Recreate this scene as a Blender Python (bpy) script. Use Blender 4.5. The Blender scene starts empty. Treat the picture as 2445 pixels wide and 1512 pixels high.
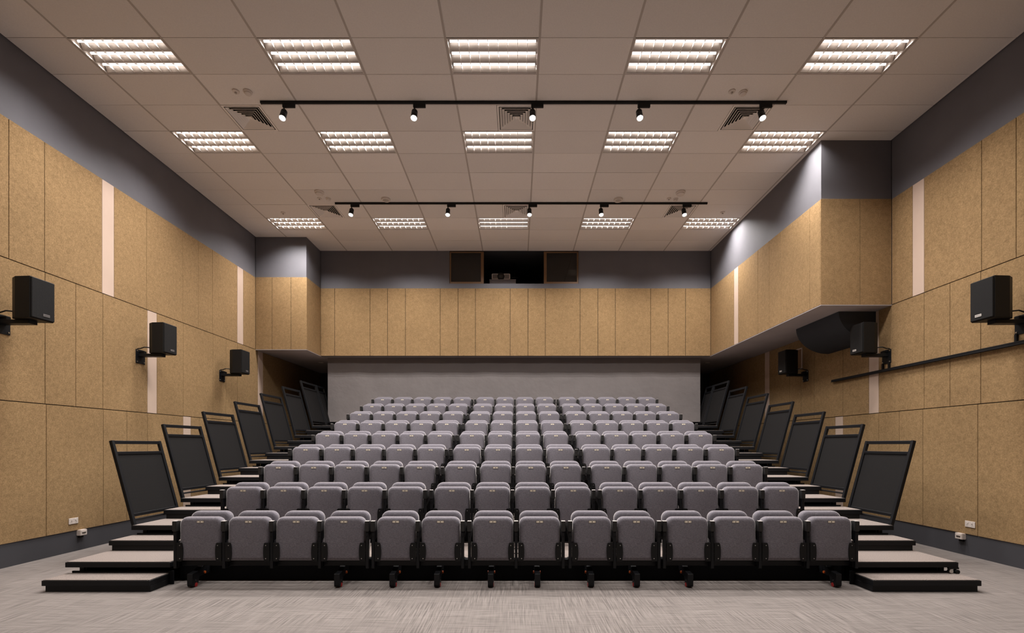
import bpy, bmesh, math, random
from mathutils import Vector, Matrix
random.seed(7)
C = bpy.context.scene
COL = C.collection
PI = math.pi

# ------------------------------------------------------------------ camera, world, exposure
cam_d = bpy.data.cameras.new('camera')
cam = bpy.data.objects.new('camera', cam_d)
COL.objects.link(cam)
cam.location = (0.0, 0.0, 1.55)
cam.rotation_euler = (PI / 2, 0, 0)
cam_d.sensor_width = 36.0
cam_d.lens = 16.815
cam_d.shift_x = -12.35 / 2445
cam_d.shift_y = 308.3 / 2445
cam_d.clip_start = 0.05
cam_d.clip_end = 60
C.camera = cam

w = bpy.data.worlds.new('world')
w.use_nodes = True
w.node_tree.nodes['Background'].inputs[0].default_value = (0.01, 0.01, 0.012, 1)
w.node_tree.nodes['Background'].inputs[1].default_value = 1.0
C.world = w

C.view_settings.view_transform = 'Standard'
C.view_settings.look = 'None'
C.view_settings.gamma = 1.0
C.view_settings.exposure = 0.0
C.view_settings.use_curve_mapping = False
cy = C.cycles
cy.use_denoising = True
cy.max_bounces = 7
cy.diffuse_bounces = 5
cy.glossy_bounces = 3
cy.transparent_max_bounces = 12
cy.sample_clamp_indirect = 4.0
cy.use_light_tree = True

LIGHT_COL = (1.0, 0.965, 0.94)
STRIP_POWER = 34.0          # watts of each of the three lamps of a luminaire
STRIP_SPREAD = math.radians(131)
TUBE_GLOW = 1.9

# ------------------------------------------------------------------ room measures (metres)
XL, XR = -6.48, 6.33
ZC = 6.72
ZP0, ZJ1, ZJ2, ZP1 = 0.30, 2.12, 3.93, 5.72     # panel bottom, joints, panel top
YE = 12.68                                       # end wall
YB = 15.75                                       # wall of the dark space behind the seating
YF = -4.94                                       # wall behind the camera
BLX, BLY = -5.21, 11.84                          # left bulkhead
BRX, BRY = 5.13, 8.08                            # right bulkhead
PT = 0.015                                       # panel thickness
X0 = -0.06                                       # middle of the seating

# ------------------------------------------------------------------ helpers
class MB:
    """collects shapes, builds ONE mesh object"""
    def __init__(self):
        self.v = []; self.f = []; self.m = []
    def add(self, verts, faces, mi=0):
        b = len(self.v)
        self.v += [tuple(p) for p in verts]
        for f in faces:
            self.f.append(tuple(b + i for i in f)); self.m.append(mi)
    def box(self, x0, x1, y0, y1, z0, z1, mi=0):
        v = [(x0, y0, z0), (x1, y0, z0), (x1, y1, z0), (x0, y1, z0), (x0, y0, z1), (x1, y0, z1), (x1, y1, z1), (x0, y1, z1)]
        self.add(v, [(0, 3, 2, 1), (4, 5, 6, 7), (0, 1, 5, 4), (1, 2, 6, 5), (2, 3, 7, 6), (3, 0, 4, 7)], mi)
    def bar(self, p, q, wx, wy, up=(0, 0, 1), mi=0):
        """square bar from p to q"""
        p, q = Vector(p), Vector(q)
        d = (q - p).normalized()
        u = Vector(up)
        s = d.cross(u)
        if s.length < 1e-4:
            s = d.cross(Vector((1, 0, 0)))
        s.normalize(); t = s.cross(d).normalized()
        s *= wx / 2; t *= wy / 2
        v = [p - s - t, p + s - t, p + s + t, p - s + t, q - s - t, q + s - t, q + s + t, q - s + t]
        self.add(v, [(0, 3, 2, 1), (4, 5, 6, 7), (0, 1, 5, 4), (1, 2, 6, 5), (2, 3, 7, 6), (3, 0, 4, 7)], mi)
    def cyl(self, p, q, r, n=12, r2=None, caps=True, mi=0):
        p, q = Vector(p), Vector(q)
        r2 = r if r2 is None else r2
        d = (q - p).normalized()
        s = d.cross(Vector((0, 0, 1)))
        if s.length < 1e-4:
            s = Vector((1, 0, 0))
        s.normalize(); t = d.cross(s)
        v = []
        for k in range(n):
            a = 2 * PI * k / n
            o = s * math.cos(a) + t * math.sin(a)
            v.append(p + o * r); v.append(q + o * r2)
        f = [(2 * k, 2 * ((k + 1) % n), 2 * ((k + 1) % n) + 1, 2 * k + 1) for k in range(n)]
        if caps:
            f.append(tuple(2 * k for k in range(n))[::-1]); f.append(tuple(2 * k + 1 for k in range(n)))
        self.add(v, f, mi)
    def lathe(self, prof, n=20, at=(0, 0, 0), mi=0):
        """profile of (r, z) about the z axis through `at`"""
        v = []; m = len(prof)
        for k in range(n):
            a = 2 * PI * k / n
            for r, z in prof:
                v.append((at[0] + r * math.cos(a), at[1] + r * math.sin(a), at[2] + z))
        f = []
        for k in range(n):
            k2 = (k + 1) % n
            for i in range(m - 1):
                f.append((k * m + i, k2 * m + i, k2 * m + i + 1, k * m + i + 1))
        f.append(tuple(k * m for k in range(n))[::-1])
        f.append(tuple(k * m + m - 1 for k in range(n)))
        self.add(v, f, mi)
    def prism_x(self, pts, x0, x1, mi=0):
        """polygon of (y, z) pulled along x"""
        n = len(pts)
        v = [(x0, y, z) for y, z in pts] + [(x1, y, z) for y, z in pts]
        f = [tuple(range(n))[::-1], tuple(range(n, 2 * n))] + [(i, (i + 1) % n, n + (i + 1) % n, n + i) for i in range(n)]
        self.add(v, f, mi)
    def prism_y(self, pts, y0, y1, mi=0):
        n = len(pts)
        v = [(x, y0, z) for x, z in pts] + [(x, y1, z) for x, z in pts]
        f = [tuple(range(n)), tuple(range(n, 2 * n))[::-1]] + [(i, n + i, n + (i + 1) % n, (i + 1) % n) for i in range(n)]
        self.add(v, f, mi)
    def prism_z(self, pts, z0, z1, mi=0):
        n = len(pts)
        v = [(x, y, z0) for x, y in pts] + [(x, y, z1) for x, y in pts]
        f = [tuple(range(n))[::-1], tuple(range(n, 2 * n))] + [(i, (i + 1) % n, n + (i + 1) % n, n + i) for i in range(n)]
        self.add(v, f, mi)
    def mesh(self, name, mats, bevel=0.0, smooth=False, segs=1):
        me = bpy.data.meshes.new(name)
        me.from_pydata(self.v, [], self.f)
        for m in (mats if isinstance(mats, (list, tuple)) else [mats]):
            me.materials.append(m)
        me.polygons.foreach_set('material_index', self.m)
        bm = bmesh.new(); bm.from_mesh(me)
        bmesh.ops.recalc_face_normals(bm, faces=bm.faces)
        if bevel > 0:
            ed = [e for e in bm.edges if len(e.link_faces) == 2 and e.calc_face_angle(0) > 0.5]
            bmesh.ops.bevel(bm, geom=ed, offset=bevel, segments=segs, affect='EDGES', clamp_overlap=True)
        if smooth:
            for f in bm.faces:
                f.smooth = True
            for e in bm.edges:
                if len(e.link_faces) == 2 and e.calc_face_angle(0) > 0.7:
                    e.smooth = False
        bm.to_mesh(me); bm.free()
        return me
    def obj(self, name, mats, parent=None, bevel=0.0, smooth=False, segs=1, at=None):
        if at is not None:
            self.v = [(x - at[0], y - at[1], z - at[2]) for x, y, z in self.v]
        return link(name, self.mesh(name, mats, bevel, smooth, segs), parent)

def link(name, data, parent=None, loc=None):
    o = bpy.data.objects.new(name, data)
    COL.objects.link(o)
    if parent is not None:
        o.parent = parent
    if loc is not None:
        o.location = loc
    return o

def empty(name, loc=(0, 0, 0), rotz=0.0):
    o = bpy.data.objects.new(name, None)
    o.empty_display_size = 0.1
    COL.objects.link(o)
    o.location = loc; o.rotation_euler = (0, 0, rotz)
    return o

def tag(o, label, cat, group=None):
    o['label'] = label; o['category'] = cat
    if group:
        o['group'] = group
    return o

def struct(o):
    o['kind'] = 'structure'
    return o

def copy_tree(o, parent=None):
    c = o.copy(); COL.objects.link(c)
    if parent is not None:
        c.parent = parent
    for ch in list(o.children):
        copy_tree(ch, c)
    return c

ORD = ['', 'first', 'second', 'third', 'fourth', 'fifth', 'sixth', 'seventh', 'eighth', 'ninth', 'tenth', 'eleventh', 'twelfth', 'thirteenth', 'fourteenth']

# ------------------------------------------------------------------ materials
def nodes(name):
    m = bpy.data.materials.new(name); m.use_nodes = True
    nt = m.node_tree
    return m, nt, nt.nodes['Principled BSDF']

def L(nt, a, b):
    nt.links.new(a, b)

def simple(name, col, rough=0.6, metal=0.0, spec=0.5):
    m, nt, p = nodes(name)
    p.inputs['Base Color'].default_value = (*col, 1)
    p.inputs['Roughness'].default_value = rough
    p.inputs['Metallic'].default_value = metal
    p.inputs['Specular IOR Level'].default_value = spec
    return m

def coords(nt, scale=(1, 1, 1), kind='Object'):
    tc = nt.nodes.new('ShaderNodeTexCoord'); mp = nt.nodes.new('ShaderNodeMapping')
    mp.inputs['Scale'].default_value = scale
    L(nt, tc.outputs[kind], mp.inputs[0])
    return mp.outputs[0]

def noise(nt, vec, scale, detail=3.0, rough=0.6):
    n = nt.nodes.new('ShaderNodeTexNoise')
    n.inputs['Scale'].default_value = scale
    n.inputs['Detail'].default_value = detail
    n.inputs['Roughness'].default_value = rough
    L(nt, vec, n.inputs['Vector'])
    return n.outputs['Fac']

def ramp(nt, fac, stops):
    r = nt.nodes.new('ShaderNodeValToRGB')
    while len(r.color_ramp.elements) < len(stops):
        r.color_ramp.elements.new(0.5)
    for e, (p, c) in zip(r.color_ramp.elements, stops):
        e.position = p; e.color = (*c, 1)
    L(nt, fac, r.inputs[0])
    return r.outputs[0]

def mix(nt, a, b, fac=0.5, mode='MIX'):
    n = nt.nodes.new('ShaderNodeMix'); n.data_type = 'RGBA'; n.blend_type = mode
    if isinstance(fac, float):
        n.inputs[0].default_value = fac
    else:
        L(nt, fac, n.inputs[0])
    for s, v in ((n.inputs[6], a), (n.inputs[7], b)):
        if isinstance(v, tuple):
            s.default_value = (*v, 1)
        else:
            L(nt, v, s)
    return n.outputs[2]

def bump(nt, p, fac, strength=0.2, dist=0.01):
    b = nt.nodes.new('ShaderNodeBump')
    b.inputs['Strength'].default_value = strength
    b.inputs['Distance'].default_value = dist
    L(nt, fac, b.inputs['Height']); L(nt, b.outputs[0], p.inputs['Normal'])

def scaled(c, s):
    return tuple(x * s for x in c)

def make_felt():
    m, nt, p = nodes('tan_felt')
    v = coords(nt)
    n1 = noise(nt, v, 62.0, 4.0, 0.8)
    n2 = noise(nt, v, 17.0, 4.0, 0.7)
    n3 = noise(nt, v, 1.3, 2.0, 0.5)
    b = (0.295, 0.189, 0.093)
    c = ramp(nt, n1, [(0.30, scaled(b, 0.70)), (0.5, b), (0.70, scaled(b, 1.36))])
    c2 = ramp(nt, n2, [(0.3, (0.84, 0.84, 0.84)), (0.7, (1.14, 1.14, 1.14))])
    c3 = ramp(nt, n3, [(0.3, (0.94, 0.94, 0.94)), (0.7, (1.05, 1.05, 1.05))])
    c = mix(nt, mix(nt, c, c2, 1.0, 'MULTIPLY'), c3, 1.0, 'MULTIPLY')
    L(nt, c, p.inputs['Base Color'])
    p.inputs['Roughness'].default_value = 0.95
    p.inputs['Specular IOR Level'].default_value = 0.1
    bump(nt, p, n1, 0.25, 0.004)
    return m

def make_paint(name, col, rough=0.7):
    m, nt, p = nodes(name)
    v = coords(nt)
    n = noise(nt, v, 1.7, 3.0, 0.5)
    c = ramp(nt, n, [(0.3, scaled(col, 0.94)), (0.7, scaled(col, 1.06))])
    L(nt, c, p.inputs['Base Color'])
    p.inputs['Roughness'].default_value = rough
    p.inputs['Specular IOR Level'].default_value = 0.25
    return m

def make_floor_carpet():
    m, nt, p = nodes('floor_carpet')
    def streak(sx, sy, seed):
        tc = nt.nodes.new('ShaderNodeTexCoord'); mp = nt.nodes.new('ShaderNodeMapping')
        mp.inputs['Scale'].default_value = (sx, sy, 1)
        mp.inputs['Location'].default_value = (seed, seed * 1.7, 0)
        L(nt, tc.outputs['Object'], mp.inputs[0])
        return noise(nt, mp.outputs[0], 1.0, 2.0, 0.6)
    a = streak(75, 2.6, 3.1); b = streak(3.0, 60, 8.3)
    base = (0.178, 0.155, 0.143)
    ca = ramp(nt, a, [(0.34, scaled(base, 0.60)), (0.5, base), (0.66, scaled(base, 1.38))])
    cb = ramp(nt, b, [(0.34, scaled(base, 0.74)), (0.5, base), (0.66, scaled(base, 1.26))])
    patch = ramp(nt, noise(nt, coords(nt, (1.6, 1.6, 1)), 1.0, 2.0, 0.6), [(0.42, (0.25, 0.25, 0.25)), (0.58, (0.8, 0.8, 0.8))])
    c = mix(nt, ca, cb, patch)
    fine = noise(nt, coords(nt), 220.0, 2.0, 0.7)
    c = mix(nt, c, ramp(nt, fine, [(0.3, (0.86, 0.86, 0.86)), (0.7, (1.14, 1.14, 1.14))]), 1.0, 'MULTIPLY')
    L(nt, c, p.inputs['Base Color'])
    p.inputs['Roughness'].default_value = 0.97
    p.inputs['Specular IOR Level'].default_value = 0.1
    bump(nt, p, fine, 0.2, 0.004)
    return m

def make_speckle(name, col, amp, scale, rough=0.95, bumpk=0.15, stretch=(1, 1, 1)):
    m, nt, p = nodes(name)
    v = coords(nt, stretch)
    n = noise(nt, v, scale, 3.0, 0.7)
    c = ramp(nt, n, [(0.3, scaled(col, 1 - amp)), (0.5, col), (0.7, scaled(col, 1 + amp))])
    L(nt, c, p.inputs['Base Color'])
    p.inputs['Roughness'].default_value = rough
    p.inputs['Specular IOR Level'].default_value = 0.15
    if bumpk:
        bump(nt, p, n, bumpk, 0.003)
    return m

def make_tile():
    m, nt, p = nodes('ceiling_tile')
    tc = nt.nodes.new('ShaderNodeTexCoord')
    mp = nt.nodes.new('ShaderNodeMapping')
    mp.inputs['Location'].default_value = (-0.287 / 1.2, -6.06 / 0.6, 0)
    mp.inputs['Scale'].default_value = (1 / 1.2, 1 / 0.6, 0)
    L(nt, tc.outputs['Object'], mp.inputs[0])
    fl = nt.nodes.new('ShaderNodeVectorMath'); fl.operation = 'FLOOR'
    L(nt, mp.outputs[0], fl.inputs[0])
    wn = nt.nodes.new('ShaderNodeTexWhiteNoise'); wn.noise_dimensions = '3D'
    L(nt, fl.outputs[0], wn.inputs['Vector'])
    b = (0.77, 0.71, 0.66)
    c = ramp(nt, wn.outputs['Value'], [(0.0, scaled(b, 0.93)), (1.0, scaled(b, 1.04))])
    n = noise(nt, coords(nt), 60.0, 2.0, 0.6)
    c = mix(nt, c, ramp(nt, n, [(0.3, (0.97, 0.97, 0.97)), (0.7, (1.03, 1.03, 1.03))]), 1.0, 'MULTIPLY')
    L(nt, c, p.inputs['Base Color'])
    p.inputs['Roughness'].default_value = 0.9
    p.inputs['Specular IOR Level'].default_value = 0.15
    return m

def make_perforated():
    """black steel sheet with real see-through holes on a 40 mm grid (local y, z)"""
    m, nt, p = nodes('perforated_steel')
    p.inputs['Base Color'].default_value = (0.010, 0.0092, 0.0092, 1)
    p.inputs['Roughness'].default_value = 0.7
    p.inputs['Specular IOR Level'].default_value = 0.12
    tc = nt.nodes.new('ShaderNodeTexCoord'); sx = nt.nodes.new('ShaderNodeSeparateXYZ')
    L(nt, tc.outputs['Object'], sx.inputs[0])
    sq = None
    for ax in ('Y', 'Z'):
        d = nt.nodes.new('ShaderNodeMath'); d.operation = 'MULTIPLY'; d.inputs[1].default_value = 1 / 0.042
        L(nt, sx.outputs[ax], d.inputs[0])
        f = nt.nodes.new('ShaderNodeMath'); f.operation = 'FRACT'; L(nt, d.outputs[0], f.inputs[0])
        s = nt.nodes.new('ShaderNodeMath'); s.operation = 'SUBTRACT'; s.inputs[1].default_value = 0.5
        L(nt, f.outputs[0], s.inputs[0])
        q = nt.nodes.new('ShaderNodeMath'); q.operation = 'MULTIPLY'
        L(nt, s.outputs[0], q.inputs[0]); L(nt, s.outputs[0], q.inputs[1])
        if sq is None:
            sq = q
        else:
            a = nt.nodes.new('ShaderNodeMath'); a.operation = 'ADD'
            L(nt, sq.outputs[0], a.inputs[0]); L(nt, q.outputs[0], a.inputs[1]); sq = a
    g = nt.nodes.new('ShaderNodeMath'); g.operation = 'GREATER_THAN'; g.inputs[1].default_value = 0.075 ** 2
    L(nt, sq.outputs[0], g.inputs[0])
    L(nt, g.outputs[0], p.inputs['Alpha'])
    return m

def make_grille():
    m, nt, p = nodes('speaker_grille')
    tc = nt.nodes.new('ShaderNodeTexCoord')
    vo = nt.nodes.new('ShaderNodeTexVoronoi'); vo.inputs['Scale'].default_value = 95.0
    vo.inputs['Randomness'].default_value = 0.15
    L(nt, tc.outputs['Object'], vo.inputs['Vector'])
    c = ramp(nt, vo.outputs['Distance'], [(0.25, (0.004, 0.004, 0.004)), (0.5, (0.016, 0.015, 0.015))])
    L(nt, c, p.inputs['Base Color'])
    p.inputs['Roughness'].default_value = 0.65
    p.inputs['Specular IOR Level'].default_value = 0.15
    return m

def emit(name, col, strength):
    m, nt, p = nodes(name)
    p.inputs['Base Color'].default_value = (0.8, 0.8, 0.8, 1)
    p.inputs['Emission Color'].default_value = (*col, 1)
    p.inputs['Emission Strength'].default_value = strength
    return m

def make_glass():
    m, nt, p = nodes('tinted_glass')
    p.inputs['Base Color'].default_value = (0.02, 0.018, 0.016, 1)
    p.inputs['Roughness'].default_value = 0.03
    p.inputs['Alpha'].default_value = 0.75
    return m

def make_backdrop():
    m, nt, p = nodes('grey_backdrop_cloth')
    v = coords(nt)
    n = noise(nt, v, 2.2, 4.0, 0.55)
    n2 = noise(nt, v, 240.0, 2.0, 0.6)
    b = (0.175, 0.155, 0.150)
    c = ramp(nt, n, [(0.3, scaled(b, 0.95)), (0.7, scaled(b, 1.05))])
    L(nt, c, p.inputs['Base Color'])
    p.inputs['Roughness'].default_value = 0.85
    p.inputs['Specular IOR Level'].default_value = 0.2
    bump(nt, p, n, 0.6, 0.03)
    return m

FELT = make_felt()
STRIPM = make_paint('pale_strip', (0.56, 0.42, 0.335), 0.8)
WALLP = make_paint('slate_wall_paint', (0.142, 0.137, 0.150), 0.6)
SKIRT = make_paint('skirting_paint', (0.060, 0.058, 0.064), 0.6)
SOFFITP = make_paint('soffit_paint', (0.40, 0.355, 0.345), 0.8)
DRUMP = make_paint('navy_paint', (0.035, 0.038, 0.045), 0.7)
DARKP = make_paint('dark_wall_paint', (0.05, 0.048, 0.05), 0.8)
CARPET = make_floor_carpet()
TREAD = make_speckle('tread_carpet', (0.205, 0.170, 0.152), 0.40, 120.0)
FABRIC = make_speckle('grey_seat_fabric', (0.160, 0.147, 0.166), 0.32, 170.0, 0.95, 0.2, (0.32, 1, 1))
FABRIC.node_tree.nodes['Principled BSDF'].inputs['Sheen Weight'].default_value = 0.9
FABRIC.node_tree.nodes['Principled BSDF'].inputs['Sheen Roughness'].default_value = 0.35
FABRIC.node_tree.nodes['Principled BSDF'].inputs['Sheen Tint'].default_value = (1.0, 0.93, 0.89, 1)
TILE = make_tile()
TBAR = simple('ceiling_tee_bar', (0.46, 0.40, 0.35), 0.6)
BLACK = simple('black_steel', (0.007, 0.0072, 0.0085), 0.45, 0.0, 0.22)
BLACKPL = simple('black_plastic', (0.009, 0.0088, 0.009), 0.5, 0.0, 0.2)
ARMPL = simple('armrest_plastic', (0.022, 0.021, 0.0205), 0.4, 0.0, 0.4)
BLACKMAT = simple('black_matt_panel', (0.006, 0.0065, 0.008), 0.75, 0.0, 0.15)
STEEL = simple('bright_steel', (0.62, 0.60, 0.57), 0.28, 1.0)
BRASS = simple('number_plate_metal', (0.90, 0.80, 0.66), 0.3, 0.1)
ARMLITEDGE = simple('armrest_lit_edge_grey', (0.42, 0.385, 0.365), 0.5)  # pale grey painted for the overhead-lit edge of the armrest
MARK_SHADOW = simple('plate_marking_and_shadow', (0.05, 0.04, 0.03), 0.6)  # dark marks and slots, also the painted shadow round the number plates
RED = simple('red_rubber', (0.35, 0.012, 0.012), 0.6)
ORANGE = simple('orange_cap', (0.55, 0.10, 0.012), 0.5)
WHITEPL = simple('white_plastic', (0.66, 0.57, 0.51), 0.45)
DETECT = simple('detector_plastic', (0.68, 0.60, 0.54), 0.5)
VENTP = simple('vent_enamel', (0.86, 0.79, 0.73), 0.5)
VOIDM = simple('dark_void', (0.004, 0.004, 0.004), 0.9)
REFLECT = simple('louvre_aluminium', (0.70, 0.62, 0.56), 0.38, 0.75)
BLADE = simple('louvre_blade_enamel', (0.85, 0.80, 0.75), 0.4, 0.1)
RIMM = simple('luminaire_rim', (0.60, 0.54, 0.49), 0.5)
TUBEM = emit('fluorescent_tube', (1.0, 0.95, 0.91), TUBE_GLOW)
LENSM = emit('spot_lens', (1.0, 0.93, 0.85), 14.0)
PERF = make_perforated()
GRILLE = make_grille()
BADGE = simple('badge_silver', (0.75, 0.70, 0.66), 0.4, 0.2)
BADGEDIM = simple('badge_grey', (0.16, 0.145, 0.14), 0.5)
BROWNFR = simple('brown_timber_frame', (0.20, 0.105, 0.045), 0.45)
GLASS = make_glass()
PROJ = simple('projector_shell', (0.66, 0.60, 0.58), 0.5)
PROJSTAND = simple('projector_stand_grey', (0.20, 0.18, 0.19), 0.7)
BACKDROP = make_backdrop()

# ------------------------------------------------------------------ floor, walls
b = MB(); b.box(XL - 0.3, XR + 0.3, YF - 0.2, YB + 0.2, -0.2, 0.0)
struct(b.obj('floor', CARPET))

def wall_x(name, x, sgn):
    """side wall with its felt panels; x is the face of the panels, sgn points into the room"""
    b = MB()
    xi, xo = x - sgn * PT, x - sgn * 0.3
    b.box(min(xi, xo), max(xi, xo), YF - 0.2, YB + 0.2, 0.0, ZC + 0.3)
    wo = struct(b.obj(name, WALLP))
    b = MB()
    for z0, z1, y1 in ((ZP0 + 0.004, ZJ2, YB), (ZJ2, ZP1 - 0.004, BLY if sgn > 0 else BRY)):
        b.box(min(xi, xi + sgn * 0.002), max(xi, xi + sgn * 0.002), YF, y1, z0, z1)
    b.obj('panel_backing', VOIDM, wo)
    return wo

def panel_x(parent, x, sgn, y0, y1, z0, z1, mat=FELT, name='acoustic_panel'):
    g = 0.0036
    b = MB()
    xi = x - sgn * (PT - 0.002)
    b.box(min(x, xi), max(x, xi), y0 + g, y1 - g, z0 + g * 1.5, z1 - g * 1.5)
    o = b.obj(name, mat, parent, bevel=0.002)
    if mat is STRIPM:
        o['label'] = 'pale pinkish strip'
    return o

def panel_row(parent, x, sgn, seams, strips, z0, z1):
    for a, c in zip(seams[:-1], seams[1:]):
        s = any(abs(a - p) < 0.01 for p in strips)
        panel_x(parent, x, sgn, a, c, z0, z1, STRIPM if s else FELT, 'accent_strip' if s else 'acoustic_panel')

FRONT = [YF, -3.5, -2.2, -1.75, -1.3, -0.4, 0.5, 1.4, 1.62, 2.45, 2.9, 3.36, 4.27, 5.18]
wl = wall_x('wall_left', XL, 1)
panel_row(wl, XL, 1, FRONT + [6.098, 6.559, 7.468, 7.691, 8.366, 9.271, 9.727, 10.172, 11.077, 11.316, BLY], [7.468, 11.077, 1.4], ZJ2, ZP1)
panel_row(wl, XL, 1, FRONT + [5.64, 6.566, 7.023, 7.483, 8.385, 8.603, 9.282, 10.187, 10.644, 11.077, 11.958, 12.196, 13.1, 14.0, 14.9, YB], [8.385, 11.958, 1.4], ZJ1, ZJ2)
panel_row(wl, XL, 1, FRONT + [6.584, 7.491, 7.944, 8.385, 9.282, 9.499, 9.766, 10.644, 11.5, 12.4, 13.3, 14.2, YB], [9.282, 1.4], ZP0, ZJ1)
wr = wall_x('wall_right', XR, -1)
panel_row(wr, XR, -1, FRONT + [6.069, 6.52, 7.441, 7.66, BRY], [7.441, 1.4], ZJ2, ZP1)
panel_row(wr, XR, -1, FRONT + [5.64, 6.532, 6.996, 7.441, 8.376, 8.61, 9.295, 10.197, 10.668, 11.114, 12.004, 12.228, 13.1, 14.0, 14.9, YB], [8.376, 12.004, 1.4], ZJ1, ZJ2)
panel_row(wr, XR, -1, FRONT + [6.575, 7.465, 7.926, 8.376, 9.295, 9.519, 10.4, 11.3, 12.2, 13.1, 14.2, YB], [9.295, 1.4], ZP0, ZJ1)
for nm, x, s in (('left', XL, 1), ('right', XR, -1)):
    b = MB(); xi = x - s * PT
    b.box(min(xi, xi + s * 0.004), max(xi, xi + s * 0.004), YF, YB, 0.0, ZP0 - 0.012)
    struct(b.obj('baseboard_' + nm, SKIRT))

b = MB(); b.box(XL - 0.3, XR + 0.3, YF - 0.3, YF, 0.0, ZC + 0.3)
struct(b.obj('wall_front', make_paint('pale_front_wall', (0.42, 0.38, 0.35), 0.8)))
b = MB(); b.box(XL - 0.3, XR + 0.3, YB, YB + 0.2, 0.0, 4.2)
struct(b.obj('wall_back', DARKP))

# end wall above the seating, with the opening of the projection window
WX0, WX1, WZ0, WZ1 = -1.80, 1.63, 5.85, 6.715
b = MB()
yp = YE + PT
b.box(BLX, WX0, yp, yp + 0.12, ZJ2 + 0.002, ZC)
b.box(WX1, BRX, yp, yp + 0.12, ZJ2 + 0.002, ZC)
b.box(WX0, WX1, yp, yp + 0.12, ZJ2 + 0.002, WZ0)
we = struct(b.obj('wall_end', WALLP))
es = [BLX, -4.838, -3.9, -3.437, -2.964, -2.041, -1.569, -1.108, -0.186, 0.285, 0.746, 1.668, 2.14, 2.602, 3.537, 4.001, 4.464, BRX]
b = MB(); b.box(BLX, BRX, YE + PT - 0.002, YE + PT, ZJ2 + 0.002, ZP1 - 0.004); b.obj('panel_backing', VOIDM, we)
for a, c in zip(es[:-1], es[1:]):
    b = MB(); b.box(a + 0.005, c - 0.005, YE, YE + PT - 0.002, ZJ2, ZP1)
    b.obj('acoustic_panel', FELT, we, bevel=0.002)

# soffit of the low space behind the seating and the two bulkheads that hang from the ceiling
b = MB(); b.box(XL, XR, YE + 0.14, YB, ZJ2, ZJ2 + 0.15)
struct(b.obj('soffit', SOFFITP))
b = MB(); b.box(XL + 0.001, BLX - PT, BLY + PT, YE + 0.138, ZJ2 + 0.002, ZC)
bl = struct(b.obj('bulkhead_left', WALLP))
b = MB(); b.box(XL, BLX, BLY, YE + 0.138, ZJ2 - 0.012, ZJ2)
b.obj('underside', SOFFITP, bl)
b = MB(); b.box(XL, BLX - PT, BLY + PT - 0.002, BLY + PT, ZJ2 + 0.002, ZP1 - 0.004); b.obj('panel_backing', VOIDM, bl)
for a, c in zip([XL, -6.069, -5.603], [-6.069, -5.603, BLX]):
    b = MB(); b.box(a + 0.0045, c - 0.0045 * (c < BLX), BLY, BLY + PT - 0.002, ZJ2, ZP1)
    b.obj('acoustic_panel', FELT, bl, bevel=0.002)
b = MB(); b.box(BLX - PT, BLX, BLY + PT, YE, ZJ2, ZP1)
b.obj('acoustic_panel', FELT, bl, bevel=0.002)
b = MB(); b.box(BRX + PT, XR - 0.001, BRY + PT, YE + 0.138, ZJ2 + 0.002, ZC)
br = struct(b.obj('bulkhead_right', WALLP))
b = MB(); b.box(BRX, XR, BRY, YE + 0.138, ZJ2 - 0.012, ZJ2)
b.obj('underside', SOFFITP, br)
b = MB(); b.box(BRX + PT, XR, BRY + PT - 0.002, BRY + PT, ZJ2 + 0.002, ZP1 - 0.004); b.box(BRX + PT - 0.002, BRX + PT, BRY + PT, YE, ZJ2 + 0.002, ZP1 - 0.004); b.obj('panel_backing', VOIDM, br)
for a, c in zip([BRX, 5.795], [5.795, XR]):
    b = MB(); b.box(a + 0.0036 * (a > BRX), c - 0.0036, BRY, BRY + PT - 0.002, ZJ2, ZP1)
    b.obj('acoustic_panel', FELT, br, bevel=0.002)
ss = [BRY + PT, 8.389, 9.286, 9.735, 10.193, 11.102, 11.316, YE]
for a, c in zip(ss[:-1], ss[1:]):
    s = abs(a - 11.102) < 0.01
    panel_x(br, BRX, -1, a, c, ZJ2, ZP1, STRIPM if s else FELT, 'accent_strip' if s else 'acoustic_panel')

# quarter-round boxing in the corner of wall and right soffit
pts = [(XR - 0.001, ZJ2 - 0.013)]
for k in range(25):
    a = PI + (PI / 2) * k / 24
    pts.append((XR - 0.001 + 0.655 * math.cos(a), ZJ2 - 0.013 + 0.505 * math.sin(a)))
b = MB(); b.prism_y(pts, 8.44, 9.73)
tag(b.obj('curved_duct_boxing', DRUMP, smooth=True), 'dark quarter-round duct boxing under the right soffit, against the wall', 'duct boxing')

# ------------------------------------------------------------------ ceiling
gx = [XL] + [0.287 + 1.2 * k for k in range(-5, 5)] + [XR]
gy = [6.06 + 0.6 * k for k in range(-18, 12)]
gy[0] = YF; gy[-1] = YE + 0.02
LIGHT_COLS = [1, 3, 5, 7, 9]
LIGHT_Y = [6.06, 7.86, 10.86]
BACK_LIGHT_Y = [3.06]
VENT_Y = [7.26, 10.26]
VENT_X = [-4.513, -0.313, 3.287]
b = MB()
for i, (x0, x1) in enumerate(zip(gx[:-1], gx[1:])):
    for y0, y1 in zip(gy[:-1], gy[1:]):
        if i in LIGHT_COLS and any(abs(y0 - q) < 0.05 for q in LIGHT_Y + BACK_LIGHT_Y):
            continue
        cut = [vx for vx in VENT_X if x0 - 0.05 < vx < x1 - 0.3 and any(abs(y0 - q) < 0.05 for q in VENT_Y)]
        sp = [(x0, x1)]
        if cut:
            v0, v1 = cut[0], cut[0] + 0.6
            sp = [(a, c) for a, c in ((x0, v0), (v1, x1)) if c - a > 0.05]
        for a, c in sp:
            dz = random.uniform(-0.0012, 0.0012)
            b.box(a + 0.002, c - 0.002, y0 + 0.0028, y1 - 0.0028, ZC + dz, ZC + 0.016)
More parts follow.
